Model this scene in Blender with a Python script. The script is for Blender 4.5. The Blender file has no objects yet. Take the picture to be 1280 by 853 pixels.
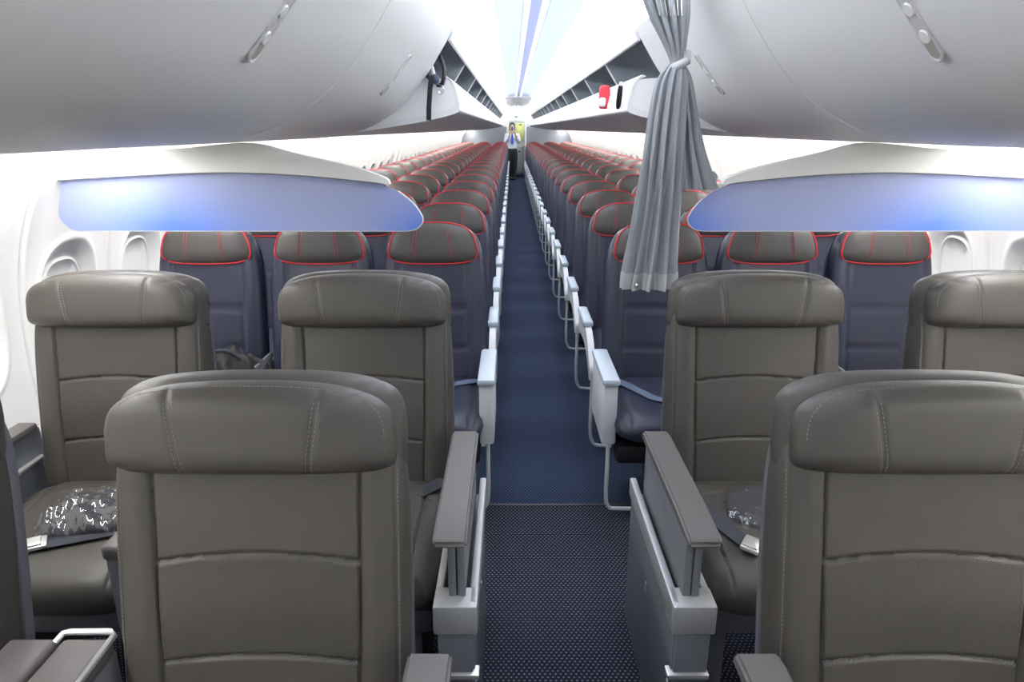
import bpy, bmesh, math, random
from mathutils import Vector, Matrix
from mathutils.bvhtree import BVHTree
random.seed(7)
S = bpy.context.scene
COL = S.collection
R = math.radians
PI = math.pi

# ------------------------------------------------------------------ camera, world, exposure
cam_d = bpy.data.cameras.new('camera'); cam_d.lens = 24; cam_d.sensor_width = 36; cam_d.clip_start = .05; cam_d.clip_end = 80
cam = bpy.data.objects.new('camera', cam_d); COL.objects.link(cam)
cam.location = (-0.145, 0.0, 1.55); cam.rotation_euler = (R(90 - 17.3), 0, 0)
S.camera = cam
S.view_settings.view_transform = 'Standard'; S.view_settings.look = 'None'
S.view_settings.exposure = 0.12; S.view_settings.gamma = 1; S.view_settings.use_curve_mapping = False
W = bpy.data.worlds.new('world'); S.world = W; W.use_nodes = True
W.node_tree.nodes['Background'].inputs[0].default_value = (.85, .9, 1, 1)
W.node_tree.nodes['Background'].inputs[1].default_value = .5
CEIL_E, COVE_E, WASH_E = 2.6, 7.2, 42.0      # strengths: ceiling panel self-glow, cove lamps, sidewall wash
X0, Y_FRONT, Y_REAR = 0, -1.45, 25.2
Y_BIN0, BIN_L = 3.32, 1.32
FC_Y = (1.13, 2.04)
CO_Y0, CO_P, CO_N = 2.97, .79, 24
Y_LAV = 22.3

# ------------------------------------------------------------------ materials
def mat(name, col, rough=.5, metal=0, spec=.5, bump=0, bscale=200, emit=None, estr=0, trans=0, coat=0):
    m = bpy.data.materials.new(name); m.use_nodes = True
    nt = m.node_tree; b = nt.nodes['Principled BSDF']
    b.inputs['Base Color'].default_value = (*col, 1); b.inputs['Roughness'].default_value = rough
    b.inputs['Metallic'].default_value = metal; b.inputs['Specular IOR Level'].default_value = spec
    b.inputs['Transmission Weight'].default_value = trans; b.inputs['Coat Weight'].default_value = coat
    if emit: b.inputs['Emission Color'].default_value = (*emit, 1); b.inputs['Emission Strength'].default_value = estr
    if bump:
        tc = nt.nodes.new('ShaderNodeTexCoord'); n = nt.nodes.new('ShaderNodeTexNoise'); n.inputs['Scale'].default_value = bscale
        n.inputs['Detail'].default_value = 3
        bp = nt.nodes.new('ShaderNodeBump'); bp.inputs['Strength'].default_value = bump; bp.inputs['Distance'].default_value = .002
        nt.links.new(tc.outputs['Object'], n.inputs['Vector']); nt.links.new(n.outputs['Fac'], bp.inputs['Height'])
        nt.links.new(bp.outputs['Normal'], b.inputs['Normal'])
    return m
def mth(nt, op, a, b=None, c=None):
    n = nt.nodes.new('ShaderNodeMath'); n.operation = op
    for i, v in enumerate((a, b, c)):
        if v is None: continue
        if isinstance(v, (int, float)): n.inputs[i].default_value = v
        else: nt.links.new(v, n.inputs[i])
    return n.outputs[0]
def leather(name, col, rough=.42, knit=None):
    """leather with grain; knit=(xmax, z0, z1, arc) is the woven-embossed lower panel in the part's own coordinates"""
    m = mat(name, col, rough); nt = m.node_tree; b = nt.nodes['Principled BSDF']
    tc = nt.nodes.new('ShaderNodeTexCoord')
    n = nt.nodes.new('ShaderNodeTexNoise'); n.inputs['Scale'].default_value = 420; n.inputs['Detail'].default_value = 2
    n2 = nt.nodes.new('ShaderNodeTexNoise'); n2.inputs['Scale'].default_value = 9; n2.inputs['Detail'].default_value = 3
    nt.links.new(tc.outputs['Object'], n.inputs['Vector']); nt.links.new(tc.outputs['Object'], n2.inputs['Vector'])
    h = mth(nt, 'ADD', mth(nt, 'MULTIPLY', n.outputs['Fac'], .25), mth(nt, 'MULTIPLY', n2.outputs['Fac'], 2.2))
    if knit:
        xm, z0, z1, arc = knit
        sp = nt.nodes.new('ShaderNodeSeparateXYZ'); nt.links.new(tc.outputs['Object'], sp.inputs[0])
        x, z = sp.outputs[0], sp.outputs[2]
        za = mth(nt, 'ADD', z, mth(nt, 'MULTIPLY', mth(nt, 'MULTIPLY', x, x), arc))
        msk = mth(nt, 'MULTIPLY', mth(nt, 'LESS_THAN', mth(nt, 'ABSOLUTE', x), xm),
                  mth(nt, 'MULTIPLY', mth(nt, 'GREATER_THAN', za, z0), mth(nt, 'LESS_THAN', za, z1)))
        w = mth(nt, 'MULTIPLY', mth(nt, 'SINE', mth(nt, 'MULTIPLY', x, 1000)), mth(nt, 'SINE', mth(nt, 'MULTIPLY', z, 1500)))
        h = mth(nt, 'ADD', h, mth(nt, 'MULTIPLY', mth(nt, 'MULTIPLY', w, msk), .8))
        mx = nt.nodes.new('ShaderNodeMix'); mx.data_type = 'RGBA'
        nt.links.new(mth(nt, 'MULTIPLY', msk, mth(nt, 'GREATER_THAN', w, .35)), mx.inputs['Factor'])
        mx.inputs[6].default_value = (*col, 1); mx.inputs[7].default_value = (*[c * .45 for c in col], 1)
        nt.links.new(mx.outputs[2], b.inputs['Base Color'])
    bp = nt.nodes.new('ShaderNodeBump'); bp.inputs['Strength'].default_value = .35; bp.inputs['Distance'].default_value = .002
    nt.links.new(h, bp.inputs['Height']); nt.links.new(bp.outputs['Normal'], b.inputs['Normal'])
    return m
def carpet(name, base, dot, px, py, rad, base2):
    m = mat(name, base, .95, spec=.1); nt = m.node_tree; b = nt.nodes['Principled BSDF']
    tc = nt.nodes.new('ShaderNodeTexCoord'); sp = nt.nodes.new('ShaderNodeSeparateXYZ'); nt.links.new(tc.outputs['Object'], sp.inputs[0])
    v = mth(nt, 'DIVIDE', sp.outputs[1], py)
    row = mth(nt, 'FLOOR', v)
    u = mth(nt, 'ADD', mth(nt, 'DIVIDE', sp.outputs[0], px), mth(nt, 'MULTIPLY', mth(nt, 'MODULO', row, 2), .5))
    du = mth(nt, 'SUBTRACT', mth(nt, 'FRACT', mth(nt, 'ADD', u, 1000.)), .5); dv = mth(nt, 'SUBTRACT', mth(nt, 'FRACT', v), .5)
    d = mth(nt, 'ADD', mth(nt, 'POWER', mth(nt, 'ABSOLUTE', mth(nt, 'MULTIPLY', du, 1.0)), 2), mth(nt, 'POWER', mth(nt, 'ABSOLUTE', mth(nt, 'MULTIPLY', dv, .8)), 2))
    n = nt.nodes.new('ShaderNodeTexNoise'); n.inputs['Scale'].default_value = 260; nt.links.new(tc.outputs['Object'], n.inputs['Vector'])
    msk = mth(nt, 'MULTIPLY', mth(nt, 'LESS_THAN', d, rad * rad), mth(nt, 'MULTIPLY_ADD', n.outputs['Fac'], 1.1, .25))
    n3 = nt.nodes.new('ShaderNodeTexNoise'); n3.inputs['Scale'].default_value = 140; nt.links.new(tc.outputs['Object'], n3.inputs['Vector'])
    m0 = nt.nodes.new('ShaderNodeMix'); m0.data_type = 'RGBA'; m0.inputs[6].default_value = (*base, 1); m0.inputs[7].default_value = (*base2, 1)
    nt.links.new(n3.outputs['Fac'], m0.inputs['Factor'])
    mx = nt.nodes.new('ShaderNodeMix'); mx.data_type = 'RGBA'; nt.links.new(msk, mx.inputs['Factor'])
    nt.links.new(m0.outputs[2], mx.inputs[6]); mx.inputs[7].default_value = (*dot, 1)
    nt.links.new(mx.outputs[2], b.inputs['Base Color'])
    bp = nt.nodes.new('ShaderNodeBump'); bp.inputs['Strength'].default_value = .6; bp.inputs['Distance'].default_value = .004
    nt.links.new(n.outputs['Fac'], bp.inputs['Height']); nt.links.new(bp.outputs['Normal'], b.inputs['Normal'])
    return m
TAUPE = (.054, .049, .043)
M = {}
M['taupe_back'] = leather('taupe_back', TAUPE, .46, (.172, .225, .41, .8))
M['taupe'] = leather('taupe', TAUPE, .46)
M['taupe_pad'] = mat('taupe_pad', (.105, .095, .095), .5, bump=.15, bscale=500)
M['thread'] = mat('thread', (.20, .19, .17), .8)
M['navy'] = leather('navy', (.024, .027, .050), .38)
M['navy_shell'] = mat('navy_shell', (.02, .03, .075), .35)
M['grey_head'] = leather('grey_head', (.068, .062, .058), .5)
M['red'] = mat('red', (.48, .014, .025), .5)
M['red_thread'] = mat('red_thread', (.38, .06, .06), .7)
M['shell'] = mat('shell', (.12, .122, .14), .35)
M['arm_grey'] = mat('arm_grey', (.16, .17, .19), .4)
M['pedestal'] = mat('pedestal', (.13, .14, .16), .4)
M['silver'] = mat('silver', (.66, .66, .66), .3, .75)
M['silver_mat'] = mat('silver_mat', (.40, .41, .42), .42, .4)
M['arm_white'] = mat('arm_white', (.62, .65, .68), .4)
M['arm_cap'] = mat('arm_cap', (.46, .52, .60), .45)
M['white'] = mat('white', (.80, .80, .79), .45, bump=.04, bscale=600)
M['bin_white'] = mat('bin_white', (.74, .74, .735), .36, bump=.03, bscale=700)
M['wall'] = mat('wall', (.80, .79, .775), .5)
M['bracket'] = mat('bracket', (.70, .70, .66), .5)
M['seal'] = mat('seal', (.60, .58, .52), .7)
M['latch'] = mat('latch', (.58, .57, .58), .35)
M['latch_shade'] = mat('latch_shade', (.36, .34, .30), .5)  # darker tone painting the shade inside the finger cavity
M['slate'] = mat('slate', (.27, .31, .35), .6)
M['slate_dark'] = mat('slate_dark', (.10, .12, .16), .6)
M['lav'] = mat('lav', (.20, .21, .24), .5)
M['black'] = mat('black', (.01, .01, .013), .5)
M['strap'] = mat('strap', (.03, .033, .045), .8, bump=.3, bscale=500)
M['strap_blue'] = mat('strap_blue', (.09, .12, .19), .8, bump=.3, bscale=500)
M['chrome'] = mat('chrome', (.85, .85, .86), .15, 1)
M['buckle'] = mat('buckle', (.72, .72, .68), .25, .6)
M['ceil'] = mat('ceil', (.78, .80, .83), .5)
M['ceil_strip'] = mat('ceil_strip', (.40, .44, .66), .45)
M['ceil_glow'] = mat('ceil_glow', (.9, .9, .9), .5, emit=(.80, .88, 1), estr=CEIL_E)  # ceiling panels made to glow, standing in for cove wash
M['ceil_inner_glow'] = mat('ceil_inner_glow', (.42, .48, .60), .5, emit=(.74, .84, 1), estr=.36)  # pale blue glow put into the panel for cove light falling on it
M['ceil_unlit'] = mat('ceil_unlit', (.40, .40, .40), .5)  # darker grey puts the look of unlit ceiling into the colour
M['cove_dim'] = mat('cove_dim', (.9, .9, .9), .5, emit=(.93, .96, 1), estr=COVE_E * .5)
M['ceil_glow_dim'] = mat('ceil_glow_dim', (.9, .9, .9), .5, emit=(.80, .88, 1), estr=CEIL_E * .5)  # weaker copy of the panel self-glow for the front segment
M['cove_light'] = mat('cove_light', (.9, .9, .9), .5, emit=(.93, .96, 1), estr=COVE_E)
M['wash_light'] = mat('wash_light', (.9, .9, .9), .5, emit=(1, .985, .96), estr=WASH_E)
M['curtain'] = mat('curtain', (.27, .285, .31), .85, bump=.5, bscale=900)
M['curtain_hem'] = mat('curtain_hem', (.42, .43, .44), .85, bump=.5, bscale=900)
M['curtain_dark'] = mat('curtain_dark', (.03, .04, .09), .6)
M['carpet_fc'] = carpet('carpet_fc', (.010, .012, .022), (.17, .18, .22), .0155, .0125, .21, (.026, .029, .046))
M['carpet_co'] = carpet('carpet_co', (.014, .021, .044), (.075, .10, .165), .0155, .0125, .24, (.026, .038, .074))
M['skin'] = mat('skin', (.55, .34, .26), .55)
M['hair'] = mat('hair', (.02, .014, .012), .5)
M['shirt'] = mat('shirt', (.72, .74, .82), .8)
M['trouser'] = mat('trouser', (.012, .012, .016), .8)
M['tie'] = mat('tie', (.04, .10, .55), .6)
M['phone'] = mat('phone', (.05, .10, .30), .3)
M['hivis'] = mat('hivis', (.78, .84, .26), .6)
M['galley'] = mat('galley', (.62, .64, .60), .4)
M['bagred'] = mat('bagred', (.70, .03, .05), .5)
M['bagwhite'] = mat('bagwhite', (.75, .75, .78), .5)
M['bag_black'] = mat('bag_black', (.012, .012, .014), .7)
M['plush'] = mat('plush', (.05, .052, .06), .9, bump=.5, bscale=300)
# clear plastic wrap
def plastic():
    m = bpy.data.materials.new('plastic_wrap'); m.use_nodes = True; nt = m.node_tree; b = nt.nodes['Principled BSDF']
    b.inputs['Base Color'].default_value = (.9, .92, .95, 1); b.inputs['Roughness'].default_value = .08
    b.inputs['Specular IOR Level'].default_value = .9
    t = nt.nodes.new('ShaderNodeBsdfTransparent'); ms = nt.nodes.new('ShaderNodeMixShader'); g = nt.nodes.new('ShaderNodeBsdfGlossy')
    g.inputs['Roughness'].default_value = .1; ms.inputs[0].default_value = .15
    nt.links.new(t.outputs[0], ms.inputs[1]); nt.links.new(g.outputs[0], ms.inputs[2])
    nt.links.new(ms.outputs[0], nt.nodes['Material Output'].inputs['Surface'])
    return m
M['wrap'] = plastic()
def divider_glass():
    """translucent divider panel with a printed blue dot screen that is densest along its lower edge"""
    m = mat('divider_panel', (.5, .6, .8), .3); nt = m.node_tree; b = nt.nodes['Principled BSDF']
    tc = nt.nodes.new('ShaderNodeTexCoord'); sp = nt.nodes.new('ShaderNodeSeparateXYZ'); nt.links.new(tc.outputs['Object'], sp.inputs[0])
    x, z = sp.outputs[0], sp.outputs[2]
    fu = mth(nt, 'SUBTRACT', mth(nt, 'FRACT', mth(nt, 'ADD', mth(nt, 'DIVIDE', mth(nt, 'ADD', x, z), .0068), 900.)), .5)
    fv = mth(nt, 'SUBTRACT', mth(nt, 'FRACT', mth(nt, 'ADD', mth(nt, 'DIVIDE', mth(nt, 'SUBTRACT', x, z), .0068), 900.)), .5)
    d = mth(nt, 'SQRT', mth(nt, 'ADD', mth(nt, 'MULTIPLY', fu, fu), mth(nt, 'MULTIPLY', fv, fv)))
    n = nt.nodes.new('ShaderNodeTexNoise'); n.inputs['Scale'].default_value = 2.2; n.inputs['Detail'].default_value = 0
    nt.links.new(tc.outputs['Object'], n.inputs['Vector'])
    low = mth(nt, 'MULTIPLY', mth(nt, 'SUBTRACT', 1.0, mth(nt, 'DIVIDE', mth(nt, 'SUBTRACT', z, 1.22), .19)), 1.0)
    edge = mth(nt, 'MAXIMUM', mth(nt, 'SUBTRACT', 1.0, mth(nt, 'DIVIDE', mth(nt, 'SUBTRACT', mth(nt, 'ABSOLUTE', x), .43), .22)), 0)
    mid = mth(nt, 'MAXIMUM', mth(nt, 'SUBTRACT', 1.0, mth(nt, 'DIVIDE', mth(nt, 'ABSOLUTE', mth(nt, 'SUBTRACT', mth(nt, 'ABSOLUTE', x), 1.28)), .42)), 0)
    dens = mth(nt, 'MULTIPLY', low, mth(nt, 'ADD', .22, mth(nt, 'ADD', mth(nt, 'MULTIPLY', edge, .75), mth(nt, 'MULTIPLY', mid, .75))))
    fac = mth(nt, 'MINIMUM', mth(nt, 'ADD', mth(nt, 'MULTIPLY', dens, .62), mth(nt, 'MULTIPLY', mth(nt, 'LESS_THAN', mth(nt, 'MULTIPLY', d, 1.5), dens), .25)), 1.0)
    mx = nt.nodes.new('ShaderNodeMix'); mx.data_type = 'RGBA'; nt.links.new(fac, mx.inputs['Factor'])
    mx.inputs[6].default_value = (.50, .54, .72, 1); mx.inputs[7].default_value = (.08, .25, .80, 1)
    nt.links.new(mx.outputs[2], b.inputs['Base Color'])
    tr = nt.nodes.new('ShaderNodeBsdfTranslucent'); nt.links.new(mx.outputs[2], tr.inputs['Color'])
    ms = nt.nodes.new('ShaderNodeMixShader'); ms.inputs[0].default_value = .45
    nt.links.new(b.outputs[0], ms.inputs[1]); nt.links.new(tr.outputs[0], ms.inputs[2])
    nt.links.new(ms.outputs[0], nt.nodes['Material Output'].inputs['Surface'])
    return m
M['divider'] = divider_glass()

# ------------------------------------------------------------------ helpers
def link(name, data, parent=None):
    o = bpy.data.objects.new(name, data); COL.objects.link(o)
    if parent: o.parent = parent
    return o
def tag(o, label=None, cat=None, group=None, kind=None):
    if label: o['label'] = label
    if cat: o['category'] = cat
    if group: o['group'] = group
    if kind: o['kind'] = kind
    return o
def empty(name, loc, rz=0):
    o = link(name, None); o.location = loc; o.rotation_euler = (0, 0, rz); o.empty_display_size = .1
    return o
def kids(o): return [c for c in COL.objects if c.parent == o]
def tree_list(o):
    return (o, [tree_list(c) for c in kids(o)])
def copy_tree(t, parent=None):
    o, ch = t
    c = o.copy(); COL.objects.link(c); c.parent = parent
    for x in ch: copy_tree(x, c)
    return c
class MB:
    def __init__(s): s.v = []; s.f = []
    def add(s, vs, fs):
        k = len(s.v); s.v += [tuple(p) for p in vs]; s.f += [tuple(i + k for i in f) for f in fs]; return s
    def box(s, x0, x1, y0, y1, z0, z1, b=0, seg=2):
        bm = bmesh.new(); bmesh.ops.create_cube(bm, size=1)
        for v in bm.verts: v.co = Vector(((x0 + x1) / 2 + v.co.x * (x1 - x0), (y0 + y1) / 2 + v.co.y * (y1 - y0), (z0 + z1) / 2 + v.co.z * (z1 - z0)))
        if b: bmesh.ops.bevel(bm, geom=bm.edges[:], offset=min(b, .49 * min(abs(x1 - x0), abs(y1 - y0), abs(z1 - z0))), segments=seg, profile=.5, affect='EDGES')
        bm.verts.index_update(); s.add([v.co[:] for v in bm.verts], [[v.index for v in f.verts] for f in bm.faces]); bm.free(); return s
    def tube(s, pts, r, n=8, closed=False, flat=1.0, up=None):
        pts = [Vector(p) for p in pts]; N = len(pts); vs = []; fs = []
        pn = None
        for i, p in enumerate(pts):
            a = pts[(i - 1) % N] if (closed or i > 0) else p; c = pts[(i + 1) % N] if (closed or i < N - 1) else p
            t = (c - a).normalized()
            if pn is None:
                u = Vector(up) if up else (Vector((0, 0, 1)) if abs(t.z) < .9 else Vector((0, 1, 0)))
                pn = (u - t * u.dot(t)).normalized()
            else: pn = (pn - t * pn.dot(t)).normalized()
            b = t.cross(pn); rr = r[i] if isinstance(r, (list, tuple)) else r
            for k in range(n):
                th = 2 * PI * k / n; vs.append(p + pn * math.cos(th) * rr * flat + b * math.sin(th) * rr)
        for i in range(N if closed else N - 1):
            for k in range(n):
                a, b_ = i * n, ((i + 1) % N) * n
                fs.append((a + k, a + (k + 1) % n, b_ + (k + 1) % n, b_ + k))
        if not closed: fs.append(tuple(range(n))[::-1]); fs.append(tuple((N - 1) * n + k for k in range(n)))
        return s.add(vs, fs)
    def prism(s, poly, axis, a, b, cap=True):
        """poly: 2-D closed outline; axis 'x': points are (y,z); 'y': (x,z); 'z': (x,y)"""
        def P(p, h): return {'x': (h, p[0], p[1]), 'y': (p[0], h, p[1]), 'z': (p[0], p[1], h)}[axis]
        n = len(poly); vs = [P(p, a) for p in poly] + [P(p, b) for p in poly]
        fs = [(i, (i + 1) % n, n + (i + 1) % n, n + i) for i in range(n)]
        if cap: fs += [tuple(range(n))[::-1], tuple(range(n, 2 * n))]
        return s.add(vs, fs)
    def sphere(s, c, rx, ry, rz, n=12, m=8):
        vs = [(c[0], c[1], c[2] - rz)]; fs = []
        for j in range(1, m):
            ph = -PI / 2 + PI * j / m
            for i in range(n):
                th = 2 * PI * i / n; vs.append((c[0] + rx * math.cos(ph) * math.cos(th), c[1] + ry * math.cos(ph) * math.sin(th), c[2] + rz * math.sin(ph)))
        vs.append((c[0], c[1], c[2] + rz)); top = len(vs) - 1
        for i in range(n):
            fs.append((0, 1 + (i + 1) % n, 1 + i)); fs.append((top, top - n + i, top - n + (i + 1) % n))
            for j in range(m - 2):
                a = 1 + j * n; b = a + n; fs.append((a + i, a + (i + 1) % n, b + (i + 1) % n, b + i))
        return s.add(vs, fs)
    def mesh(s, name, m, smooth=True, ang=40, weld=0):
        me = bpy.data.meshes.new(name); me.from_pydata(s.v, [], s.f)
        bm = bmesh.new(); bm.from_mesh(me)
        if weld: bmesh.ops.remove_doubles(bm, verts=bm.verts, dist=weld)
        bmesh.ops.recalc_face_normals(bm, faces=bm.faces)
        if smooth:
            for f in bm.faces: f.smooth = True
            for e in bm.edges:
                if len(e.link_faces) == 2 and e.calc_face_angle(0) > R(ang): e.smooth = False
        bm.to_mesh(me); bm.free(); me.materials.append(m); return me
    def build(s, name, m, parent=None, **k): return link(name, s.mesh(name, m, **k), parent)
def catmull(pts, n=6):
    out = []; P = [Vector(p) for p in pts]
    for i in range(len(P) - 1):
        p0 = P[max(i - 1, 0)]; p1 = P[i]; p2 = P[i + 1]; p3 = P[min(i + 2, len(P) - 1)]
        for k in range(n):
            t = k / n
            out.append(.5 * ((2 * p1) + (-p0 + p2) * t + (2 * p0 - 5 * p1 + 4 * p2 - p3) * t * t + (-p0 + 3 * p1 - 3 * p2 + p3) * t ** 3))
    out.append(P[-1]); return [tuple(p) for p in out]
def sstep(a, b, x):
    t = max(0, min(1, (x - a) / (b - a))); return t * t * (3 - 2 * t)
def gv(d, w): return math.exp(-(d / w) ** 2)

class Pillow:
    """padded slab in the x-z plane, front towards -y; superelliptic outline, rounded rim, displaced front"""
    def __init__(s, Wd, z0, z1, Tf, Tb, kt=5, kb=8, arch=0, disp=None, taper=None, ex=4, q=2.2, ycurve=None, barch=0):
        s.W, s.z0, s.z1, s.Tf, s.Tb, s.kt, s.kb, s.arch, s.disp, s.taper, s.ex, s.q, s.yc, s.barch = Wd, z0, z1, Tf, Tb, kt, kb, arch, disp, taper, ex, q, ycurve, barch
        s.H = (z1 - z0) / 2; s.c = (z0 + z1) / 2
    def xz(s, a, b):
        r = max(abs(a), abs(b))
        if r > 1e-6:
            px, py = a / r, b / r; k = s.kt if b > 0 else s.kb
            g = (abs(px) ** k + abs(py) ** k) ** (-1 / k); g = 1 + (g - 1) * r * r
        else: g = 1
        x, t = a * g, b * g
        if s.taper: x *= s.taper(t)
        z = s.c + t * s.H + s.arch * (1 - x * x) * max(t, 0) - s.barch * (1 - x * x) * max(-t, 0)
        return x * s.W, z
    def pt(s, a, b, front=True):
        x, z = s.xz(a, b)
        e = ((1 - min(1, abs(a)) ** s.ex) * (1 - min(1, abs(b)) ** s.ex))
        e = max(e, 0) ** (1 / s.q)
        y = -s.Tf * e if front else s.Tb * e
        if front and s.disp: y -= s.disp(x, z) * min(1, e * 1.5)
        if s.yc: y += s.yc(x, z)
        return (x, y, z)
    def samples(s, n, dense=None):
        L = []
        for i in range(n + 1):
            u = -1 + 2 * i / n; L.append(.55 * math.sin(PI / 2 * u) + .45 * u)
        return L
    def mb(s, nx, nz, bx=12, bz=12, mb=None):
        mb = mb or MB()
        for front, a_n, b_n in ((True, nx, nz), (False, nx, nz)):
            A, B = s.samples(a_n), s.samples(b_n); vs = []; fs = []
            if not front:
                stx = max(1, a_n // bx); stz = max(1, b_n // bz)
                A = A[::1]; B = B[::1]
            for b in B:
                for a in A: vs.append(s.pt(a, b, front))
            w = len(A)
            for j in range(len(B) - 1):
                for i in range(w - 1): fs.append((j * w + i, j * w + i + 1, (j + 1) * w + i + 1, (j + 1) * w + i))
            mb.add(vs, fs)
        return mb
    def rim(s, r, n=60, off=0):
        """closed line on the front face at fraction r of the outline"""
        out = []
        for i in range(n):
            u = 4 * i / n; sd = int(u); f = 2 * (u - sd) - 1
            a, b = ((f, 1), (1, -f), (-f, -1), (-1, f))[sd]
            x, y, z = s.pt(a * r, b * r); out.append((x, y - off, z))
        return out
def stitch(mb, bvh, pts, dash=.005, gap=.0028, w=.0009, h=.0008):
    """dashes of thread laid on the front face along (x,z) points"""
    P = [Vector((p[0], 0, p[1])) for p in pts]; d = [0]
    for i in range(1, len(P)): d.append(d[-1] + (P[i] - P[i - 1]).length)
    def at(s_):
        for i in range(1, len(P)):
            if s_ <= d[i]: return P[i - 1].lerp(P[i], (s_ - d[i - 1]) / max(1e-9, d[i] - d[i - 1]))
        return P[-1]
    s_ = 0
    while s_ + dash < d[-1]:
        e = []
        for q in (s_, s_ + dash):
            p = at(q); hit = bvh.ray_cast(Vector((p.x, -1, p.z)), Vector((0, 1, 0)))
            if hit[0] is None: break
            e.append(hit[0])
        if len(e) == 2 and (e[1] - e[0]).length < dash * 3:
            mb.tube([e[0] + Vector((0, -h * .4, 0)), e[1] + Vector((0, -h * .4, 0))], w, 5)
        s_ += dash + gap

# ------------------------------------------------------------------ structure: floor
def struct(o): o['kind'] = 'structure'; return o
mb = MB().box(-1.66, 1.66, Y_FRONT, 2.60, -.03, 0); struct(mb.build('floor', M['carpet_fc'], smooth=False))
mb = MB().box(-1.66, 1.66, 2.60, Y_REAR, -.03, 0); struct(mb.build('floor', M['carpet_co'], smooth=False))
mb = MB().box(-.30, .36, 2.590, 2.608, 0, .0025, .001); struct(mb.build('trim_1', M['black'], smooth=False))

# sidewall panels, one per window bay
WALLP = catmull([(1.60, 0.0), (1.70, .25), (1.755, .50), (1.775, .80), (1.755, 1.05), (1.69, 1.27), (1.60, 1.43), (1.52, 1.53), (1.47, 1.60)], 8)
WALLZ = [p[1] for p in WALLP]
def wall_x(z):
    for i in range(1, len(WALLP)):
        if z <= WALLP[i][1]:
            t = (z - WALLP[i - 1][1]) / max(1e-6, WALLP[i][1] - WALLP[i - 1][1]); return WALLP[i - 1][0] * (1 - t) + WALLP[i][0] * t
    return WALLP[-1][0]
BAY = .508; WZ = .955; WH = .215; WW = .165
def bay_mesh(side):
    mb = MB(); ny = 56; zs = []
    z = 0
    while z < .70: zs.append(z); z += .035
    while z < 1.22: zs.append(z); z += .0095
    while z < 1.60: zs.append(z); z += .022
    zs.append(1.60)
    vs = []
    for z in zs:
        for j in range(ny + 1):
            u = -1 + 2 * j / ny; y = BAY / 2 * (.3 * math.sin(PI / 2 * u) + .7 * u)
            r = (abs(y / WW) ** 2.6 + abs((z - WZ) / WH) ** 2.6) ** (1 / 2.6)
            d = .036 * (1 - sstep(.70, 1.0, r)) - .006 * gv(r - 1.03, .045) - .004 * gv(r - .70, .03)
            g = .010 * gv(BAY / 2 - abs(y), .006) - .003 * gv(BAY / 2 - abs(y) - .02, .012)
            vs.append((side * (wall_x(z) + d + g), y, z))
    w = ny + 1; fs = [(j * w + i, j * w + i + 1, (j + 1) * w + i + 1, (j + 1) * w + i) for j in range(len(zs) - 1) for i in range(ny)]
    n = len(vs)   # outer skin gives the lining a thickness
    vs2 = [(side * (abs(v[0]) + .07), v[1], v[2]) for v in vs[::w * 4]] 
    mb.add(vs, fs)
    return mb
def shade_mesh(side):
    mb = MB(); P = []
    n = 40
    for i in range(n):
        th = 2 * PI * i / n; c, s_ = math.cos(th), math.sin(th)
        k = (abs(c) ** 2.6 + abs(s_) ** 2.6) ** (-1 / 2.6); P.append((.118 * c * k, .152 * s_ * k))
    def ring(f, dx): return [(side * (wall_x(WZ + p[1] * f) + dx - .009), p[0] * f, WZ + p[1] * f) for p in P]
    rs = [ring(1.02, .05), ring(1, .036), ring(.94, .033), ring(.92, .040), ring(.5, .041)]
    vs = sum(rs, []); fs = []
    for k in range(len(rs) - 1):
        for i in range(n): fs.append((k * n + i, k * n + (i + 1) % n, (k + 1) * n + (i + 1) % n, (k + 1) * n + i))
    fs.append(tuple((len(rs) - 1) * n + i for i in range(n)))
    mb.add(vs, fs)
    lip = [(side * (wall_x(WZ - .10) + .024), y, WZ - .10) for y in (-.035, 0, .035)]
    mb.tube(lip, .006, 8)
    return mb
wmesh = {}
ny0 = 2.44 - BAY * 8
nb = 0
for side, nm in ((-1, 'wall_left'), (1, 'wall_right')):
    me = bay_mesh(side).mesh(nm, M['wall'], ang=60); ms = shade_mesh(side).mesh('window', M['white'], ang=60)
    k = 0
    y = ny0
    while y < Y_REAR + .2:
        exit_bay = abs(y - 9.35) < .30
        if y > Y_FRONT - .3:
            if exit_bay:
                # bare wall frame at the over-wing exit, darker, with door surrounds either side
                mb = MB()
                P = [(side * (p[0] + .03), p[1]) for p in WALLP] + [(side * (p[0] + .06), p[1]) for p in WALLP[::-1]]
                mb.prism(P, 'y', y - BAY / 2 - .01, y + BAY / 2 + .01)
                struct(mb.build(nm, M['lav'], smooth=False))
                for yy in (y - .20, y + .20):
                    mb = MB(); mb.tube([(side * (wall_x(z) - .012), yy, z) for z in [.05 + .075 * i for i in range(21)]], .035, 10)
                    mb.tube([(side * (wall_x(z) - .02), yy + (.07 if yy > y else -.07), z) for z in (1.22, 1.28, 1.34)], .02, 8)
                    struct(mb.build('trim_%d' % (2 + nb), M['wall'])); nb += 1
            else:
                o = struct(link(nm, me)); o.location.y = y
                if y < Y_LAV:
                    k += 1; o = struct(link('window_%d' % (k + (100 if side > 0 else 0)), ms)); o.location.y = y
        y += BAY
# outer skin closing the cabin
for side, nm in ((-1, 'wall_left_skin'), (1, 'wall_right_skin')):
    P = [(side * (p[0] + .085), p[1]) for p in WALLP] + [(side * 1.62, 1.75), (side * 1.40, 1.98), (side * 1.0, 2.2), (side * .5, 2.38)]
    Q = [(p[0] + side * .02, p[1] + .01) for p in P]
    struct(MB().prism(P + Q[::-1], 'y', Y_FRONT, Y_REAR).build(nm, M['white'], smooth=False))
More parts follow.
